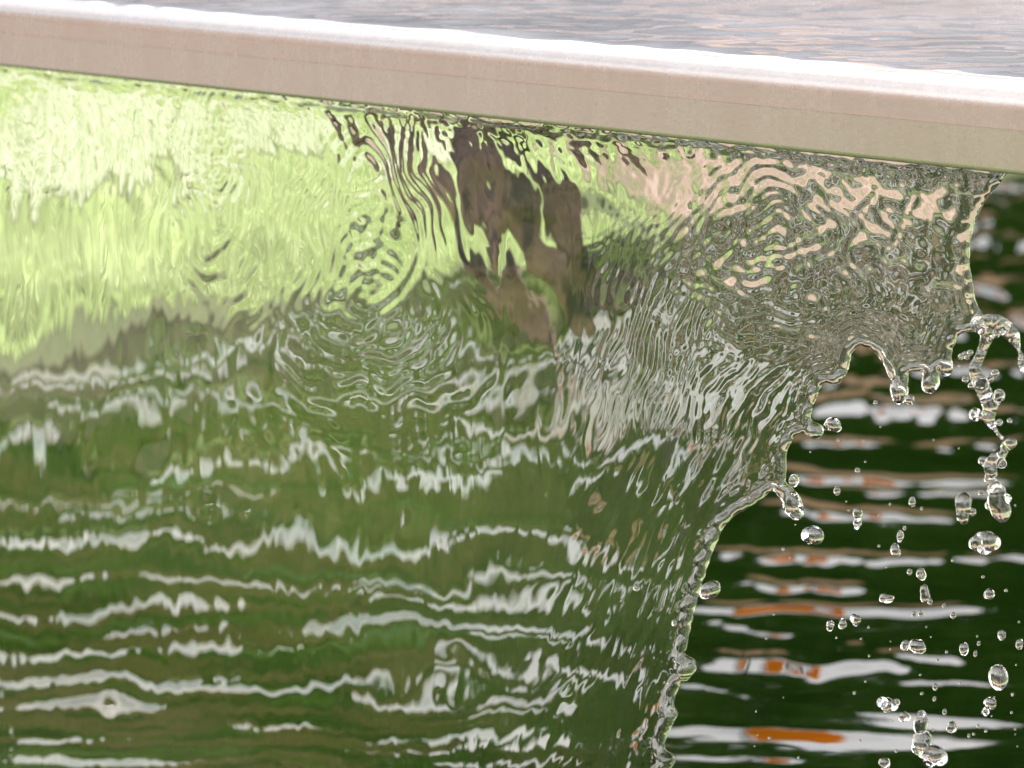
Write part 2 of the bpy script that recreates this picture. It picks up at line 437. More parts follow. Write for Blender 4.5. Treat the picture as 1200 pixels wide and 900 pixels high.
def make_tree(name, height, spread, n, leafmat, label, cat, group, seed, size=0.07, low=0.25, trunk_r=0.09):
    rr = np.random.default_rng(seed)
    root = empty(name, (0, 0, 0)); tag(root, label, cat, group)
    path = [(0, 0, -0.1)]; x = y = 0
    for k in range(1, 6):
        x += rr.normal(0, 0.05); y += rr.normal(0, 0.05)
        path.append((x, y, height * 0.75 * k / 5))
    parts = [tube(path, np.linspace(trunk_r, trunk_r * 0.35, 6), 9, 0.08, rr)]
    clumps = []
    for k in range(22):
        z = height * (low + (0.93 - low) * rr.random())
        wz = spread * (0.45 + 0.55 * math.sin(math.pi * min(0.95, (z / height - low + 0.18) / (1.05 - low))))
        an = rr.random() * 6.28; rad = wz * math.sqrt(rr.random()) * 0.8
        cx, cy = math.cos(an) * rad, math.sin(an) * rad
        clumps.append((cx, cy, z, spread * rr.uniform(0.28, 0.48)))
        if k % 3 == 0:
            zz = z * 0.75
            parts.append(tube([(0, 0, zz * 0.8), (cx * 0.5, cy * 0.5, zz * 0.95), (cx, cy, z)], [trunk_r * 0.4, trunk_r * 0.25, trunk_r * 0.1], 6))
    V, Fc = join(parts)
    mesh_obj('trunk', V, Fc, M_BARK, root)
    V, Fc = leaf_cloud(n, clumps, size, rr)
    mesh_obj('crown', V, Fc, leafmat, root, shade=False)
    return root

TREES = [(-9.5, 19.2), (-7.2, 20.6), (-5.0, 19.4), (-2.8, 20.8), (-0.8, 19.6), (1.4, 20.7), (3.5, 19.5), (5.8, 20.8), (8.2, 19.4), (10.6, 20.6), (-12, 20), (-14.6, 18.6), (13.2, 19.6), (2.5, 22.6), (0.3, 22.8), (-1.9, 22.5), (-4.0, 23), (4.7, 22.7), (6.9, 22.4), (-6.2, 22.6), (-8.4, 22.8)]
proto = None
for k, (x, y) in enumerate(TREES):
    if k < 2:
        t = make_tree('bushy_tree', 6.7, 2.1, 14000, M_LEAF, 'x', 'tree', 'dark trees beyond the pool', 40 + k, 0.15, 0.06, 0.18)
        protos = [t] if k == 0 else protos + [t]
    else:
        t = copy_tree(protos[k % 2])
    t['label'] = 'dense dark green tree in the row beyond the pool'
    t.location = (x, y, 0.1); t.rotation_euler = (0, 0, k * 1.9)
    s = 0.92 + 0.16 * ((k * 7) % 5) / 4
    t.scale = (1, 1, s)
for k, (x, y) in enumerate([(-8, -9), (-4.5, -11), (-13, 7.6), (-12.5, 11.2), (-1, -12), (4, -11)]):
    t = copy_tree(protos[k % 2]); t['label'] = 'dark green tree standing away from the pool on the viewer side'
    t['group'] = 'trees on the viewer side'
    t.location = (x, y, -0.1); t.rotation_euler = (0, 0, k); t.scale = (1.0, 1.0, 0.9)

# snagged branch hanging under the trough, seen through the sheet
def branch():
    b = 2.02
    c0 = on_plane(np.array(520.0), np.array(60.0), b)
    root = empty('snagged_branch', c0)
    tag(root, 'dark brown forked branch hanging behind the upper middle of the falling water', 'branch')
    rr = np.random.default_rng(5)
    def limb(pts, name, jag):
        path = []; rad = []
        for px, py, r, bb in pts:
            c = on_plane(np.array(float(px)), np.array(float(py)), b + bb); path.append(c - c0); rad.append(r * np.linalg.norm(c - CAM) / F)
        P = np.array(path); n = len(P); tt = np.linspace(0, n - 1, n * 5)
        Q = np.stack([np.interp(tt, np.arange(n), P[:, k]) for k in range(3)], 1); R = np.interp(tt, np.arange(n), rad)
        for _ in range(2): Q[1:-1] = (Q[:-2] + 2 * Q[1:-1] + Q[2:]) / 4
        V, Fc = tube([tuple(q) for q in Q], R * (1 + 0.10 * rr.normal(size=len(R))), 14, 0.05, rr)
        mesh_obj(name, V, Fc, M_BRANCH, root)
    limb([(375, 80, 13, 0), (428, 140, 17, 0), (490, 205, 18, 0.02), (548, 275, 17, 0.0), (590, 335, 17, -0.02), (632, 395, 12, -0.02), (660, 430, 4, 0)], 'main_limb', 0.06)
    limb([(490, 96, 13, -0.05), (535, 160, 20, -0.06), (588, 235, 21, -0.06), (640, 305, 24, -0.05), (682, 355, 20, -0.04), (708, 390, 7, -0.04)], 'side_limb', 0.06)
    limb([(560, 120, 8, -0.02), (606, 180, 11, -0.03), (650, 245, 16, -0.03), (684, 300, 17, -0.02), (712, 340, 11, -0.02), (728, 352, 4, -0.02)], 'side_limb', 0.06)
    limb([(640, 128, 12, 0.0), (705, 158, 15, 0.0), (760, 172, 10, 0.02), (800, 180, 4, 0.02)], 'stub', 0.06)
branch()

# low lime shrubs on the sunny bank
def shrub(a, b, h, w, seed, label):
    rr = np.random.default_rng(seed)
    p = wpt(a, b, float(lawn_h(np.array(a), np.array(b))))
    root = empty('lime_shrub', p); tag(root, label, 'shrub', 'lime shrubs on the bank')
    parts = []; cl = []
    for k in range(7):
        an = rr.random() * 6.28; r = w * 0.6 * rr.random(); z = h * rr.uniform(0.35, 0.8)
        q = (math.cos(an) * r, math.sin(an) * r, z)
        parts.append(tube([(0, 0, -0.05), (q[0] * 0.5, q[1] * 0.5, z * 0.6), q], [0.015, 0.01, 0.005], 6))
        cl.append((*q, w * rr.uniform(0.3, 0.45)))
    V, Fc = join(parts); mesh_obj('stem', V, Fc, M_BARK, root)
    V, Fc = leaf_cloud(2600, cl, 0.035, rr)
    mesh_obj('crown', V, Fc, M_LIME, root, shade=False)
shrub(-5.6, 2.7, 0.75, 0.55, 1, 'rounded lime green shrub at the left end of the bank')
shrub(-5.9, 3.7, 0.85, 0.6, 2, 'tall lime green shrub in the middle of the bank')
shrub(-6.3, 4.1, 0.6, 0.5, 3, 'low lime green shrub right of the leaning trunk')

# unseen building added on the viewer's left for the steel face to mirror
def added_house():
    X0, X1, Y0, Y1, H = -15.0, -10.5, -6.0, 5.2, 5.2
    root = empty('added_house', (0, 0, 0)); tag(root, 'unseen rose beige building added left of the pool to tint the steel lip', 'added_house')
    V, Fc = prism([(X0, -0.2), (X0, H), (X1, H), (X1, -0.2)], [Y0, Y1], lambda a, b, z: (b, a, z))
    mesh_obj('wall', V, Fc, M_WALL, root, shade=False)
    V, Fc = prism([(X0 - 0.4, H + 0.003), ((X0 + X1) / 2, H + 1.2), (X1 + 0.4, H + 0.003)], [Y0 - 0.4, Y1 + 0.4], lambda a, b, z: (b, a, z))
    mesh_obj('roof', V, Fc, M_ROOF, root, shade=False)
    for y in (-4.6, -1.6, 1.2, 3.9):
        V, Fc = prism([(X1 + 0.003, 1.3), (X1 + 0.003, 2.5), (X1 + 0.06, 2.5), (X1 + 0.06, 1.3)], [y - 0.5, y + 0.5], lambda a, b, z: (b, a, z))
        wn = mesh_obj('window', V, Fc, M_STONE, root, shade=False)
        V, Fc = prism([(X1 + 0.063, 1.38), (X1 + 0.063, 2.42), (X1 + 0.075, 2.42), (X1 + 0.075, 1.38)], [y - 0.42, y + 0.42], lambda a, b, z: (b, a, z))
        mesh_obj('pane', V, Fc, M_PANE, wn, shade=False)
added_house()

def added_wall():  # out of view, added so the far pool reflects a warm tone
    root = empty('added_wall', (4.6, 18.3, 0)); tag(root, 'unseen terracotta wall added before the dark trees to warm the pool reflections', 'wall')
    V, Fc = prism([(-0.12, -0.2), (-0.12, 2.5), (0.12, 2.5), (0.12, -0.2)], [-3.5, 5.0], lambda a, b, z: (a, b, z))
    mesh_obj('wall_body', V, Fc, M_TERRA, root, shade=False)
    V, Fc = prism([(-0.17, 2.503), (-0.17, 2.59), (0.17, 2.59), (0.17, 2.503)], [-3.55, 5.05], lambda a, b, z: (a, b, z))
    mesh_obj('coping', V, Fc, M_STONE, root, shade=False)
added_wall()

# orange flag whose reflection streaks the pool
def feather_flag():
    x, y = 1.06, 10.7
    root = empty('feather_flag', (x, y, 0)); tag(root, 'tall orange feather flag on a dark pole beyond the pool', 'flag')
    V, Fc = tube([(-0.24, 0, -0.2), (-0.24, 0, 2.5), (-0.23, 0, 5.0), (-0.14, 0, 5.45), (0.02, 0, 5.6)], [0.014, 0.013, 0.011, 0.008, 0.005], 10)
    mesh_obj('pole', V, Fc, M_POLE, root)
    nz, nx = 40, 10; V = []
    for side in (0.002, -0.002):
        for j in range(nz):
            z = 2.85 + 2.55 * j / (nz - 1)
            w = 0.30 * (1 - 0.35 * (j / (nz - 1)) ** 3)
            for i in range(nx):
                u = i / (nx - 1)
                V.append((-0.21 + w * u, 0.04 * math.sin(3.1 * u + z * 2.2) * u + side, z))
    Fc = [tuple(q) for q in grid_faces(nx, nz)] + [tuple(q[::-1] + nx * nz) for q in grid_faces(nx, nz)]
    mesh_obj('flag_cloth', V, Fc, M_ORANGE, root)
feather_flag()

# ------------------------------------------------------------------ steel trough with the rounded lip
R0 = 0.0165
FACE_TOP = LIPZ + 0.036
def trough():
    root = empty('metal_trough', wpt(-1.5, LIPB, LIPZ)); tag(root, 'pale brushed steel trough with a rounded lip that the water spills from', 'trough')
    base = np.array(root.location)
    def P(a, b, z): return wpt(a, b, z) - base
    prof = []
    b0 = LIPB
    # bottom, front face with a fine folded seam, rounded nose, top, back
    prof += [(b0 + 0.020, LIPZ), (b0 + 0.0030, LIPZ), (b0 + 0.0013, LIPZ + 0.0008), (b0 + 0.0006, LIPZ + 0.0025), (b0 + 0.0006, LIPZ + 0.0032)]
    prof += [(b0 + 0.0006, LIPZ + 0.0257), (b0 + 0.0006, LIPZ + 0.0262), (b0 + 0.0001, LIPZ + 0.0264), (b0 + 0.0002, LIPZ + 0.0270)]
    for k in range(0, 19):
        t = math.pi / 2 * k / 18
        prof.append((b0 + 0.0002 + R0 * (1 - math.cos(t)), FACE_TOP + R0 * math.sin(t)))
    prof += [(b0 + 0.030, FACE_TOP + R0), (b0 + 0.030, FACE_TOP + R0 - 0.012), (b0 + 0.020, FACE_TOP + R0 - 0.014)]
    along = np.linspace(-3.449, 0.6, 60)
    V, Fc = prism(prof, along, P)
    o = mesh_obj('rounded_lip', V, Fc, M_STEEL, root)
    md = o.modifiers.new('edges', 'EDGE_SPLIT'); md.split_angle = math.radians(40)
    zt = FACE_TOP + R0
    V, Fc = prism([(b0 + 0.0205, LIPZ + 0.004), (b0 + 0.0205, LIPZ + 0.010), (2.26, LIPZ + 0.010), (2.26, LIPZ + 0.004)], [-3.448, 0.599], P)
    mesh_obj('base_panel', V, Fc, M_DARKPAN, root, shade=False)
    V, Fc = prism([(2.261, LIPZ + 0.002), (2.261, zt + 0.06), (2.30, zt + 0.06), (2.30, LIPZ + 0.002)], [-3.449, 0.6], P)
    mesh_obj('back_wall', V, Fc, M_STEEL, root, shade=False)
    V, Fc = prism([(b0 + 0.031, LIPZ + 0.011), (b0 + 0.031, zt + 0.05), (2.26, zt + 0.05), (2.26, LIPZ + 0.011)], [0.57, 0.6], P)
    mesh_obj('end_wall', V, Fc, M_STEEL, root, shade=False)
    for a in (-3.2, 0.35):
        V, Fc = prism([(2.1, -0.15), (2.1, LIPZ + 0.0035), (2.2, LIPZ + 0.0035), (2.2, -0.15)], [a, a + 0.1], P)
        mesh_obj('support_post', V, Fc, M_STEEL, root, shade=False)
trough()

def trough_water():
    av = np.concatenate([np.linspace(-3.448, -2.15, 60, endpoint=False), np.linspace(-2.15, -0.85, 520, endpoint=False), np.linspace(-0.85, 0.569, 60)])
    bv = np.concatenate([LIPB + 0.0085 + 0.05 * np.linspace(0, 1, 50, endpoint=False) , np.linspace(LIPB + 0.0585, 2.259, 330)])
    A, B = np.meshgrid(av, bv)
    X = LV[0] * A + BV[0] * B; Y = LV[1] * A + BV[1] * B
    zt = FACE_TOP + R0 + 0.0022
    H = np.zeros_like(X)
    for k in range(34):
        lam = rng.uniform(0.012, 0.09); th = rng.normal(0.1, 0.55); s = rng.uniform(0.006, 0.016)
        kx, ky = math.sin(th) * 2 * math.pi / lam, math.cos(th) * 2 * math.pi / lam
        env = np.clip(0.5 + 1.1 * PN[k % 12](X * 5 + k * 2.1, Y * 3 + k), 0, 2)
        H += s * lam / 6.283 * env * np.sin(kx * X + ky * Y + rng.uniform(0, 6.28))
    H += 0.0012 * PN[3](X * 9, Y * 4)
    dist = B - LIPB
    dip = 0.0075 * np.exp(-((dist - 0.0085) / 0.0065)) * (1 + 0.35 * PN[5](A * 14, dist * 20))
    calm = smooth(0.0, 0.09, dist) * 0.8 + 0.2
    Z = zt + H * calm - dip + 0.0005 * PN[6](A * 30, dist * 30)
    P = np.stack([X, Y, Z], -1).reshape(-1, 3)
    o = mesh_obj('trough_water', P, grid_faces(len(av), len(bv)), M_TROUGHW)
    tag(o, kind='structure', label='grey rippled water filling the steel trough')
trough_water()

# ------------------------------------------------------------------ the falling sheet
EDGE = [(1186, 190), (1176, 207), (1162, 221), (1149, 237), (1140, 256), (1134, 276), (1131, 297), (1132, 320), (1137, 345), (1141, 362), (1150, 374), (1147, 384),
        (1138, 390), (1126, 390), (1117, 396), (1113, 408), (1110, 419), (1112, 428), (1112, 437), (1105, 443), (1098, 437), (1096, 430),
        (1096, 438), (1098, 449), (1094, 459), (1087, 463), (1080, 459), (1077, 449), (1079, 437), (1070, 436), (1061, 437),
        (1060, 446), (1060, 458), (1058, 469), (1051, 476), (1044, 471), (1041, 460), (1042, 446), (1038, 441), (1033, 428), (1025, 416),
        (1013, 408), (1003, 405), (996, 412), (991, 422), (992, 435), (985, 443), (978, 453), (968, 450), (961, 448), (955, 460), (948, 481), (944, 493),
        (955, 497), (962, 506), (956, 516), (945, 514), (935, 506), (921, 520), (916, 540), (917, 556), (915, 567),
        (926, 574), (935, 588), (938, 604), (931, 612), (921, 604), (912, 584), (903, 575), (893, 582), (880, 592), (861, 603), (848, 613), (840, 627), (833, 646), (825, 668),
        (818, 690), (812, 711), (806, 736), (802, 758), (799, 768), (809, 772), (813, 783), (806, 797), (796, 801), (789, 815), (786, 828), (791, 839),
        (785, 851), (779, 863), (775, 877), (783, 882), (790, 892), (783, 904), (773, 906), (767, 935), (758, 985), (750, 1060), (744, 1140)]
BEADS = [(1104, 433, 8), (1087, 450, 10), (1051, 460, 10), (981, 446, 7), (953, 506, 9), (926, 592, 11), (803, 784, 12), (783, 838, 9), (780, 893, 11), (1144, 380, 9)]

def chaikin(p, n=2):
    p = [np.array(q, float) for q in p]
    for _ in range(n):
        q = [p[0]]
        for a, b in zip(p[:-1], p[1:]): q += [a * 0.75 + b * 0.25, a * 0.25 + b * 0.75]
        p = q + [p[-1]]
    return np.array(p)

def lip_y(px):
    return 78 + (207 - 78) * px / 1200.0 + 10 * (px / 1200.0) * (1 - px / 1200.0) * 0

def seg_dist(PX, PY, poly):
    best = np.full(PX.shape, 1e9); gx = np.zeros_like(PX); gy = np.zeros_like(PX)
    for (x0, y0), (x1, y1) in zip(poly[:-1], poly[1:]):
        dx, dy = x1 - x0, y1 - y0; L2 = dx * dx + dy * dy + 1e-9
        t = np.clip(((PX - x0) * dx + (PY - y0) * dy) / L2, 0, 1)
        qx, qy = x0 + t * dx, y0 + t * dy
        d = (PX - qx) ** 2 + (PY - qy) ** 2
        m = d < best
        best[m] = d[m]; gx[m] = qx[m]; gy[m] = qy[m]
    return np.sqrt(best), gx, gy

def inside_poly(PX, PY, poly):
    c = np.zeros(PX.shape, bool)
    n = len(poly); j = n - 1
    for i in range(n):
        xi, yi = poly[i]; xj, yj = poly[j]
        if yi != yj:
            m = ((yi > PY) != (yj > PY)) & (PX < (xj - xi) * (PY - yi) / (yj - yi) + xi)
            c ^= m
        j = i
    return c

def ring(T, PX, PY, cx, cy, lam, amp, r0, rin, sx=1.0, sy=0.62, dy=0.0, chirp=0.0, a0=None):
    y = (PY - cy) * sy
    x = (PX - cx + 5 * PN[9](PX / 50.0 + cx, PY / 45.0)) / (sx * (1 + 0.010 * np.maximum(y, -20)))
    r = np.sqrt(x * x + y * y) + dy * y
    wob = 0.7 * lam * PN[7](PX / 34.0 + cx, PY / 55.0)
    env = np.exp(-((np.maximum(r, 0) / r0) ** 2)) * smooth(rin * 0.3, rin, r) * np.clip(0.85 + 0.8 * PN[6](PX / 40.0 + cy, PY / 60.0), 0, 2)
    if a0 is not None:
        an = np.arctan2(PY - cy, PX - cx)
        env = env * (0.25 + 0.75 * (0.5 + 0.5 * np.cos(an - a0)))
    T += amp * env * np.cos(2 * math.pi * (r + wob) / (lam * (1 + chirp * r / r0)))

def sheet_fields(PX, PY, D, DC):
    """front and back wave heights in photo pixels"""
    T = np.zeros_like(PX); Bk = np.zeros_like(PX)
    lip = 78 + 129 * PX / 1200.0
    dn = PY - lip                                  # distance below the lip
    right = smooth(620, 860, PX + (PY - 420) * 0.35)
    left = 1 - right
    low = smooth(300, 480, PY)
    # slanted coordinate that bends with the edge
    near = np.exp(-np.maximum(DC, 0) / 130.0)
    wx = PX + 6 * PN[0](PX / 60.0, PY / 110.0)
    # long falling striations
    T += left * 0.30 * PN[1](wx / 17.0, PY / 150.0) * (1 - 0.5 * low)
    T += left * low * 0.26 * PN[21](wx / 13.0, PY / 48.0)
    T += left * 0.55 * PN[2](wx / 46.0 + 9, PY / 190.0)
    T += left * 0.17 * PN[3](wx / 8.5, PY / 95.0) * (1 - 0.6 * low)
    Bk += (0.5 + 0.5 * left) * 0.5 * PN[4](PX / 34.0, PY / 120.0)
    calm = 1 - 0.85 * np.exp(-((PX - 585 - (PY - 280) * 0.5) / 105.0) ** 2 - ((PY - 270) / 150.0) ** 2)
    T *= calm
    # broad swells: push streaks up and down
    T += 1.3 * PN[5](PX / 120.0, PY / 95.0) * (0.5 + 0.5 * smooth(100, 700, PX)) 
    Bk += 0.5 * PN[6](PX / 70.0 + 4, PY / 60.0) * smooth(330, 650, PX)
    # unsettled water just below the lip
    top = np.exp(-np.maximum(dn, 0) / 60.0) * (0.35 + 0.65 * calm)
    T += top * 0.5 * PN[8](PX / 15.0 - dn / 26.0, PY / 34.0)
    T += top * 0.16 * PN[9](PX / 8.0 - dn / 14.0, PY / 24.0)
    T += np.exp(-np.maximum(dn, 0) / 11.0) * 1.0 * PN[10](PX / 13.0 - dn / 20.0, PY / 8.0)
    T += np.exp(-np.maximum(dn, 0) / 45.0) * left * calm * 1.5 * np.maximum(PN[16](PX / 24.0 - dn / 55.0, PY / 120.0), 0) ** 1.5
    T -= np.exp(-np.maximum(dn - 2, 0) / 7.0) * 2.2
    # ring ripples round things in the sheet
    ring(T, PX, PY, 262, 168, 12, 0.50, 60, 7, 0.62, 0.36)
    ring(T, PX, PY, 432, 245, 14, 0.46, 78, 10, 0.9, 0.46)
    ring(T, PX, PY, 440, 340, 13, 0.22, 85, 24, 1.1, 0.66)
    ring(T, PX, PY, 905, 300, 14, 0.34, 85, 14, 1.1, 0.85)
    ring(T, PX, PY, 905, 265, 13, 0.28, 85, 40, 1.3, 1.0)
    ring(T, PX, PY, 40, 130, 10, 0.09, 50, 8, 1.0, 0.6)
    for cx, cy, n in ((262, 185, 0.9), (432, 285, 0.9), (905, 310, 0.8)):
        g = np.exp(-(((PX - cx) / 22.0) ** 2 + ((PY - cy) / 55.0) ** 2))
        T += g * n * PN[11](PX / 9.0, PY / 11.0)
    # chaotic right part, grain running down and in towards the edge
    gx = PX * (1 - 0.5 * near) - DC * 0.5 * near
    ch = right * calm * smooth(-10, 40, dn) * (0.35 + 0.65 * np.maximum(near, smooth(520, 330, PY)))
    sl = PX + 0.42 * (PY - 300) * smooth(380, 470, PY)
    up = smooth(470, 360, PY); dnn = 1 - up
    wv = 0.8 * PN[0](PX / 25.0, PY / 25.0)
    T += ch * up * (0.36 * PN[12](PX / 11.0 + wv, PY / 34.0) + 1.15 * PN[13](PX / 29.0 + wv, PY / 58.0))
    Bk += ch * up * 0.22 * PN[14](PX / 14.0, PY / 22.0)
    T += ch * dnn * (0.30 * PN[12](sl / 8.5 + wv, PY / 50.0) + 0.8 * PN[13](sl / 19.0, PY / 90.0))
    Bk += ch * dnn * 0.35 * PN[14](sl / 13.0, PY / 60.0)
    # fine comb of capillary waves left of the edge
    comb = np.exp(-(((PX - 775) / 75.0) ** 2 + ((PY - 410) / 110.0) ** 2))
    ph = (PX + 0.30 * (PY - 400)) + 9 * PN[15](PX / 30.0, PY / 60.0)
    T += comb * 0.30 * np.cos(2 * math.pi * ph / 10.5) * np.clip(0.7 + 1.2 * PN[23](PX / 35.0, PY / 50.0), 0, 1.6)
    comb2 = np.exp(-np.maximum(DC, 0) / 55.0) * smooth(520, 640, PY)
    T += comb2 * 0.20 * np.cos(2 * math.pi * (DC + 3 * PN[16](PX / 25.0, PY / 60.0)) / 9.0)
    T += comb2 * 0.6 * PN[17](DC / 10.0, PY / 60.0)
    # scallops above the ragged hem
    hem = np.exp(-np.maximum(D, 0) / 26.0) * smooth(860, 960, PX) * smooth(300, 370, PY)
    T += hem * 0.34 * np.cos(2 * math.pi * D / 7.5)
    # lens-like lumps low down
    for cx, cy, rx, ry, am in ((525, 812, 30, 34, 1.1), (525, 765, 18, 16, 0.5), (243, 592, 11, 14, 1.1), (288, 599, 5, 9, 0.7), (128, 828, 13, 14, 0.6), (660, 820, 14, 18, 0.7),
                               (700, 610, 20, 26, 1.0), (470, 505, 22, 30, 1.2), (690, 250, 40, 30, 1.6), (640, 390, 30, 60, -1.4), (590, 300, 14, 45, 1.6), (540, 240, 12, 60, -1.5)):
        T += am * np.exp(-(((PX - cx) / rx) ** 2 + ((PY - cy) / ry) ** 2))
    return T, Bk

def sheet():
    b_sheet = LIPB + 0.008
    edge = chaikin(EDGE, 2)
    edge = edge + 1.3 * np.stack([PN[21](edge[:, 0] / 7.0, edge[:, 1] / 7.0), PN[22](edge[:, 0] / 7.0 + 9, edge[:, 1] / 7.0)], 1)
    coarse = chaikin([(1186, 190), (1150, 240), (1133, 300), (1134, 380), (1090, 432), (1010, 418), (950, 480), (905, 575), (848, 615), (812, 710), (785, 840), (768, 935), (744, 1140)], 2)
    xs = np.concatenate([np.arange(-700, -30, 12.0), np.arange(-30, 1196, 1.7)])
    ys = np.concatenate([np.arange(0, 850, 1.7), np.arange(850, 1075, 9.0)])
    PX, VV = np.meshgrid(xs, ys)
    PY = 78 + 129 * PX / 1200.0 - 11 + VV
    poly = np.vstack([[(-2000, -500), (1186, -500)], edge, [(-2000, 1140)]])
    ins = inside_poly(PX, PY, poly)
    D = np.full(PX.shape, 400.0); QX = PX.copy(); QY = PY.copy()
    m = PX > 640
    d, qx, qy = seg_dist(PX[m], PY[m], edge); D[m] = d; QX[m] = qx; QY[m] = qy
    D = np.where(ins, D, -D)
    DC = np.full(PX.shape, 600.0)
    d, _, _ = seg_dist(PX[m], PY[m], coarse); insc = inside_poly(PX[m], PY[m], np.vstack([[(-2000, -500), (1186, -500)], coarse, [(-2000, 1140)]]))
    DC[m] = np.where(insc, d, -d)
    out = ~ins
    GX = np.where(out, QX, PX); GY = np.where(out, QY, PY)
    T, Bk = sheet_fields(PX, PY, D, DC)
    d = np.clip(D, 0, None)
    Rr = 3.9 + 1.6 * smooth(480, 640, PY) + 1.5 * PN[22](GX / 13.0, GY / 13.0)
    bead = np.where(d < Rr, np.sqrt(np.clip(2 * Rr * d - d * d, 0, None)), Rr)
    base = 2.2 + 0.6 * PN[18](PX / 90.0, PY / 140.0)
    hump = bead * (1 - smooth(Rr * 0.9, Rr * 2.4, d)) + base * smooth(Rr * 0.9, Rr * 2.4, d)
    half = np.where(d < Rr, bead, np.maximum(hump, base * smooth(0, Rr, d)))
    for bx, by, br in BEADS:
        g = np.exp(-(((PX - bx) / br) ** 2 + ((PY - by) / (br * 1.2)) ** 2))
        half += g * br * 0.45 * smooth(0, 4, d)
    fade = smooth(0.0, 9.0, d)
    lump = np.exp(-d / 7.0) * fade * 2.6 * PN[19](PX / 13.0, PY / 13.0)
    hf = np.where(out, 0, np.maximum(half * 0.5, 0.0) + T * fade + lump + half * 0.5)
    hb = np.where(out, 0, half + Bk * fade + lump * 0.6)
    P = on_plane(GX, GY, b_sheet)
    scale = (np.linalg.norm(P - CAM, axis=-1) / F)
    # falling water swings a little away from the lip and sways
    sway = 0.004 * np.sin((GX * 0.0035) + GY * 0.004) + 0.0018 * PN[20](GX / 200.0, GY / 260.0)
    dnl = PY - (78 + 129 * PX / 1200.0)
    sway = sway + smooth(-1, 7, dnl) * np.exp(-(np.maximum(dnl, 0) / 16.0)) * 0.0035 * np.clip(0.2 + 1.3 * PN[23](PX / 42.0, 0.4) + 0.5 * PN[22](PX / 15.0, PY / 30.0), -0.6, 1.0)
    N3 = -BV
    Pf = P + N3 * ((hf * scale * 1.25) + sway)[..., None]
    Pb = P + N3 * ((-hb * scale * 1.25) + sway)[..., None]
    nx, ny = len(xs), len(ys)
    q = grid_faces(nx, ny)
    keep = ins.ravel()[q].any(1)
    q = q[keep]
    nv = nx * ny
    backid = np.arange(nv) + nv
    backid[out.ravel()] = np.arange(nv)[out.ravel()]          # front and back meet on the rim
    qb = backid[q][:, ::-1]
    Fc = np.vstack([q[:, ::-1], qb[:, ::-1][:, ::-1][:, ::-1]])
    # close the top, left and bottom borders
    ids = np.arange(nv).reshape(ny, nx)
    used = np.zeros(nv, bool); used[q.ravel()] = True
    def strip(line):
        s = [i for i in line if used[i]]
        a, b = np.array(s[:-1]), np.array(s[1:])
        return np.stack([a, b, backid[b], backid[a]], 1)
    S = np.vstack([strip(ids[0]), strip(ids[-1])[:, ::-1], strip(ids[:, 0])[:, ::-1]])
    S = S[(S[:, 0] != S[:, 3]) & (S[:, 1] != S[:, 2])]
    Fc = np.vstack([Fc, S])
    V = np.vstack([Pf.reshape(-1, 3), Pb.reshape(-1, 3)])
    remap = np.full(2 * nv, -1); u = np.unique(Fc); remap[u] = np.arange(len(u))
    o = mesh_obj('falling_water', V[u], remap[Fc], M_SHEET)
    import bmesh
    bm = bmesh.new(); bm.from_mesh(o.data)
    bmesh.ops.recalc_face_normals(bm, faces=bm.faces)
    bm.to_mesh(o.data); bm.free()
    o.data.polygons.foreach_set('use_smooth', [True] * len(o.data.polygons))
    tag(o, 'clear rippled sheet of water falling from the steel lip with a ragged right edge', 'water sheet')
sheet()

# ------------------------------------------------------------------ drops and strands
def ico(sub):
    import bmesh
    bm = bmesh.new(); bmesh.ops.create_icosphere(bm, subdivisions=sub, radius=1)
    V = np.array([v.co[:] for v in bm.verts]); Fc = np.array([[v.index for v in f.verts] for f in bm.faces]); bm.free()
    return V, Fc
ICO3 = ico(4); ICO2 = ico(3)
RIGHT = np.array([1.0, 0, 0]); UPV = np.array([0, 0, 1.0]); DEP = np.array([0, 1.0, 0])

def drop_mesh(rx, ry, seed, irr):
    V, Fc = (ICO3 if max(rx, ry) > 5 else ICO2)
    rr = np.random.default_rng(seed)
    k = np.ones(len(V))
    for _ in range(7):
        ax = rr.normal(size=3); ax /= np.linalg.norm(ax)
        n = rr.integers(2, 5)
        k += irr * rr.normal() / n * np.cos(n * np.arccos(np.clip(V @ ax, -1, 1)) + rr.uniform(0, 6))
    return V * k[:, None], Fc

def drop(px, py, rx, ry, label, group=None, name='water_drop', rot=0.0, irr=0.15, db=0.0, seed=None):
    seed = int(px * 13 + py * 7) if seed is None else seed
    c = on_plane(np.array(px), np.array(py), LIPB + 0.006 + db)
    sc = np.linalg.norm(c - CAM) / F
    V, Fc = drop_mesh(rx, ry, seed, irr)
    ca, sa = math.cos(rot), math.sin(rot)
    x, z = V[:, 0] * rx, V[:, 2] * ry
    x, z = x * ca - z * sa, x * sa + z * ca
    W = np.stack([x, V[:, 1] * (rx * 0.6 + ry * 0.4), z], 1) * sc
    o = mesh_obj(name, W, Fc, M_DROP, loc=c)
    tag(o, label, 'water drop', group)
    return o

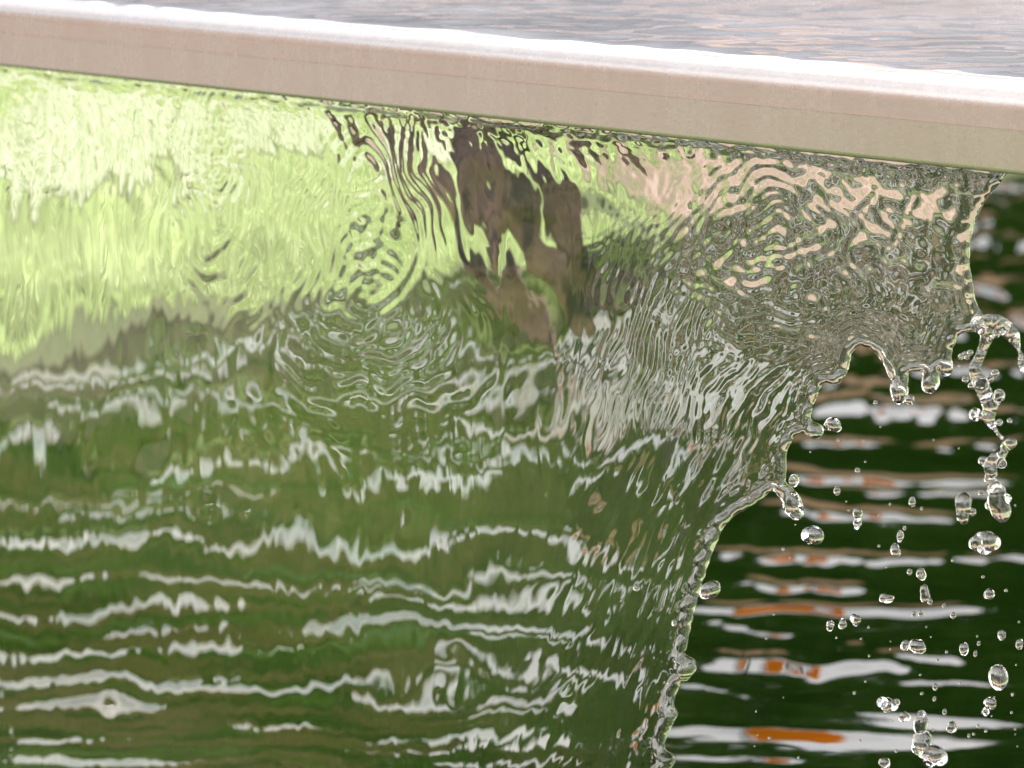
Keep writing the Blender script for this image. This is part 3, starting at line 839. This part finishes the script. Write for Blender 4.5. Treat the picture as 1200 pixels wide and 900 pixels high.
def strand(name, chain, label, cat='water strand', voxel=0.0007):
    """beads strung together and fused into one lumpy body; chain of (px, py, r)"""
    c0 = on_plane(np.array(chain[0][0]), np.array(chain[0][1]), LIPB + 0.006)
    V = []; Fc = []; n = 0
    rr = np.random.default_rng(int(chain[0][0]))
    for i, (px, py, r) in enumerate(chain):
        c = on_plane(np.array(float(px)), np.array(float(py)), LIPB + 0.006 + rr.normal(0, 0.002)); sc = np.linalg.norm(c - CAM) / F
        v, f = ICO2
        V.append(v * r * sc * np.array([1, 1, rr.uniform(0.9, 1.15)]) + c - c0); Fc.append(f + n); n += len(v)
    o = mesh_obj(name, np.vstack(V), np.vstack(Fc), M_DROP, loc=c0)
    m = o.modifiers.new('fuse', 'REMESH'); m.mode = 'VOXEL'; m.voxel_size = voxel; m.use_smooth_shade = True
    s = o.modifiers.new('soften', 'SMOOTH'); s.factor = 0.5; s.iterations = 6
    tag(o, label, cat)
    return o

def dense(pts, step=2.2):
    out = []
    for (x0, y0, r0), (x1, y1, r1) in zip(pts[:-1], pts[1:]):
        n = max(1, int(math.hypot(x1 - x0, y1 - y0) / step))
        for k in range(n):
            t = k / n; out.append((x0 + (x1 - x0) * t, y0 + (y1 - y0) * t, r0 + (r1 - r0) * t))
    return out + [pts[-1]]

st = dense([(1146, 380, 9), (1156, 386, 9), (1157, 394, 8), (1153, 406, 6), (1148, 418, 6), (1142, 431, 7), (1145, 444, 8), (1151, 453, 9), (1156, 465, 9), (1161, 476, 9), (1158, 488, 8), (1163, 499, 4), (1168, 506, 2.5), (1174, 513, 2.5)])
st += [(1171, 463, 7), (1167, 470, 6), (1143, 486, 8), (1149, 487, 6), (1166, 437, 5), (1160, 443, 5), (1174, 466, 4), (1139, 452, 5), (1168, 392, 4), (1162, 396, 3)]
strand('water_strand', st, 'long twisted strand of water dropping from the right end of the hem')
st = dense([(1150, 378, 7), (1160, 376, 8), (1169, 378, 9), (1179, 385, 9), (1187, 393, 8), (1191, 401, 5), (1194, 410, 2.5), (1197, 418, 3), (1199, 426, 6), (1200, 433, 5)])
strand('water_strand', st, 'short strand of water arching out to the right above the long one')
st = dense([(1185, 519, 7), (1178, 524, 6), (1176, 532, 4.5), (1166, 538, 8), (1160, 545, 8), (1162, 555, 7), (1158, 562, 5), (1164, 568, 7), (1170, 576, 9), (1169, 586, 12), (1173, 598, 12), (1175, 605, 8)], 2.5)
st += [(1152, 540, 6), (1174, 543, 6), (1160, 574, 4), (1150, 578, 4), (1180, 584, 6), (1162, 592, 8)]
strand('water_strand', st, 'broken lower strand of water ending in a fat lump')
st = dense([(1129, 587, 10), (1129, 597, 9), (1128, 606, 7), (1130, 610, 5)])
strand('water_strand', st, 'upright peanut shaped lump of water left of the lower strand')
st = [(1145, 637, 10), (1150, 633, 10), (1157, 634, 11), (1163, 636, 10), (1154, 640, 10)]
strand('water_strand', st, 'wide lumpy blob of water floating below the lower strand')
st = [(1081, 868, 12), (1078, 876, 10), (1084, 880, 10), (1095, 884, 12), (1102, 888, 9), (1090, 890, 9), (1079, 846, 9), (1078, 852, 8), (1080, 838, 6)]
strand('water_strand', st, 'cluster of fused drops at the bottom edge of the picture')
st = [(1005, 601, 6), (1005, 606, 5), (1005, 612, 5.5), (1004, 617, 4)]
strand('water_strand', st, 'small two lobed drop beneath the bright orange streak')
st = [(1034, 823, 7), (1040, 826, 8), (1046, 827, 7), (1050, 823, 5), (1038, 831, 4)]
strand('water_strand', st, 'flat wide blob of water left of the bottom cluster')
st = [(1126, 418, 3.5), (1131, 416, 4.5), (1137, 413, 4), (1133, 419, 3)]
strand('water_strand', st, 'tiny crumb of joined droplets beside the top of the long strand', voxel=0.0005)

BIG = [
    (976, 498, 11, 8, 0.15, 'oval drop just thrown off the edge beside the orange streak'),
    (953, 628, 13, 12, -0.3, 'large round drop below the elbow of the sheet edge'),
    (930, 563, 7, 7, 0, 'round drop clinging above the hanging lump at the elbow'),
    (833, 692, 14, 10, 0.5, 'tilted oval drop touching the middle of the sheet edge'),
    (1066, 468, 5.5, 7, 0, 'small drop falling between the two hanging drips'),
    (1170, 795, 10, 14, 0, 'large egg shaped drop near the lower right corner'),
    (1084, 696, 6, 11, 0.1, 'slim upright drop in the middle of the spray'),
    (1039, 702, 8, 6.5, 0, 'flattened drop left of the slim upright one'),
    (1076, 757, 9, 9, 0, 'round drop touching a smaller one in mid spray'),
    (1061, 756, 6, 6, 0, 'smaller drop on the left of a touching pair'),
    (1129, 760, 5, 8, -0.1, 'narrow oval drop right of the touching pair'),
    (1161, 824, 7, 7, 0, 'round drop below the large egg shaped drop'),
    (1155, 834, 4, 5, 0, 'little drop tucked under the round drop at right'),
    (1060, 840, 6, 6, 0, 'round drop between the flat blob and the bottom cluster'),
    (1115, 852, 6, 7, 0, 'lone round drop right of the bottom cluster'),
    (1080, 673, 6, 6.5, 0, 'round drop directly above the slim upright drop'),
    (1050, 646, 6, 8, 0.1, 'oval drop under a smaller one left of the spray'),
    (1055, 629, 4, 7, 0, 'thin drop above the oval one left of the spray'),
    (1159, 696, 6, 6, 0, 'round drop alone above the lower right spray'),
    (1003, 726, 6, 6.5, 0, 'largest of three drops in a short row'),
    (987, 731, 5, 6.5, 0, 'middle of three drops in a short row'),
    (973, 733, 4.5, 5.5, 0, 'smallest of three drops in a short row'),
    (1174, 744, 5, 6, 0, 'small drop near the right border above the egg shaped drop'),
    (1195, 755, 4, 7, 0, 'narrow drop cut close to the right border'),
    (1036, 894, 7, 6, 0, 'flat drop touching the bottom border left of the cluster'),
    (1131, 445, 4, 4.5, 0, 'small round drop left of the long strand'),
]
for px, py, rx, ry, rot, lab in BIG:
    drop(px, py, rx, ry, lab, 'falling water drops', rot=rot, db=rng.uniform(-0.02, 0.02))
SMALL = [(1005, 551, 3, 3.5), (981, 575, 4, 5.5), (1069, 588, 4, 6), (1140, 600, 4, 4.5), (1060, 619, 2, 3), (1066, 670, 3, 4), (1090, 705, 3, 4), (1179, 692, 2, 2),
         (1071, 720, 2.5, 4), (1079, 719, 3, 4.5), (1117, 721, 3.5, 4), (1143, 766, 2.2, 4), (1147, 754, 2, 3), (1096, 805, 3, 4.5), (1095, 819, 2, 3), (1107, 834, 2.5, 4),
         (1026, 472, 2.5, 3), (1183, 493, 3, 3), (1171, 495, 4, 4), (1124, 429, 1.6, 1.6), (1080, 596, 1.6, 2.4), (1106, 710, 2, 2.6), (1043, 591, 1.5, 2), (1196, 420, 3, 4),
         (746, 689, 4, 4), (790, 730, 3.2, 4), (1030, 640, 1.6, 1.8), (1018, 735, 1.5, 1.8), (1141, 860, 1.6, 2), (1152, 676, 1.8, 2), (1008, 868, 1.5, 1.7), (1125, 800, 1.7, 2)]
rs = np.random.default_rng(31)
for _ in range(60):
    px = rs.uniform(880, 1196); py = rs.uniform(500, 896); r = rs.choice([0.8, 1.0, 1.3, 1.8])
    if px > 915 + 0 * py or py > 640: SMALL.append((px, py, r, r * rs.uniform(1.0, 1.5)))
for px, py, rx, ry in SMALL:
    drop(px, py, rx, ry, 'tiny clear droplet in the spray right of the sheet' if px > 800 else 'tiny clear droplet in front of the lower right part of the sheet',
         'tiny spray droplets', irr=0.02, db=rng.uniform(-0.03, 0.02) if px > 800 else -0.012)

# ------------------------------------------------------------------ light, sky, camera
SUN_EL, SUN_AZ = math.radians(41), math.radians(48)     # azimuth from +Y, clockwise: to the right, beyond the pool
w = bpy.data.worlds.new('World'); scene.world = w; w.use_nodes = True
nt = w.node_tree; N = nt.nodes.new; Lk = nt.links.new
bg = nt.nodes['Background']
sky = N('ShaderNodeTexSky'); sky.sky_type = 'NISHITA'; sky.sun_disc = False
sky.sun_elevation = SUN_EL; sky.sun_rotation = SUN_AZ
sky.air_density = 1.0; sky.dust_density = 3.0; sky.ozone_density = 1.0
tc = N('ShaderNodeTexCoord'); mp = N('ShaderNodeMapping'); mp.inputs['Scale'].default_value = (1, 1, 2.2)
Lk(tc.outputs['Generated'], mp.inputs['Vector'])
nz = N('ShaderNodeTexNoise'); nz.inputs['Scale'].default_value = 2.2; nz.inputs['Detail'].default_value = 7; nz.inputs['Roughness'].default_value = 0.6
Lk(mp.outputs['Vector'], nz.inputs['Vector'])
cr = N('ShaderNodeValToRGB'); cr.color_ramp.elements[0].position = 0.36; cr.color_ramp.elements[1].position = 0.60
Lk(nz.outputs['Fac'], cr.inputs['Fac'])
mx = N('ShaderNodeMix'); mx.data_type = 'RGBA'
mx.inputs[7].default_value = (12.4, 11.5, 11.2, 1)
Lk(cr.outputs['Color'], mx.inputs['Factor']); Lk(sky.outputs['Color'], mx.inputs[6])
Lk(mx.outputs[2], bg.inputs['Color']); bg.inputs['Strength'].default_value = 0.13

sun = bpy.data.lights.new('sun', 'SUN'); sun.energy = 4.2; sun.angle = math.radians(0.5); sun.color = (1.0, 0.95, 0.88)
so = bpy.data.objects.new('sun', sun); COL.objects.link(so)
d = np.array([math.sin(SUN_AZ) * math.cos(SUN_EL), math.cos(SUN_AZ) * math.cos(SUN_EL), math.sin(SUN_EL)])
from mathutils import Vector
so.rotation_euler = Vector(d).to_track_quat('Z', 'Y').to_euler(); so.location = Vector(d) * 30

cam = bpy.data.cameras.new('camera'); co = bpy.data.objects.new('camera', cam); COL.objects.link(co)
co.location = CAM; co.rotation_euler = (math.pi / 2 - PITCH, 0, 0)
cam.sensor_width = 36; cam.lens = 36 * F / 1200.0; cam.clip_start = 0.05; cam.clip_end = 1500
cam.dof.use_dof = True; cam.dof.focus_distance = 2.02; cam.dof.aperture_fstop = 9.5
scene.camera = co

scene.render.engine = 'CYCLES'
c = scene.cycles
c.max_bounces = 20; c.transmission_bounces = 16; c.glossy_bounces = 8; c.diffuse_bounces = 3; c.transparent_max_bounces = 8
c.caustics_reflective = False; c.caustics_refractive = True; c.blur_glossy = 0.3
c.sample_clamp_indirect = 12; c.use_denoising = True; c.denoiser = 'OPENIMAGEDENOISE'
vs = scene.view_settings; vs.view_transform = 'Standard'; vs.look = 'None'; vs.gamma = 1; vs.exposure = 1.58
try: vs.use_curve_mapping = False
except Exception: pass
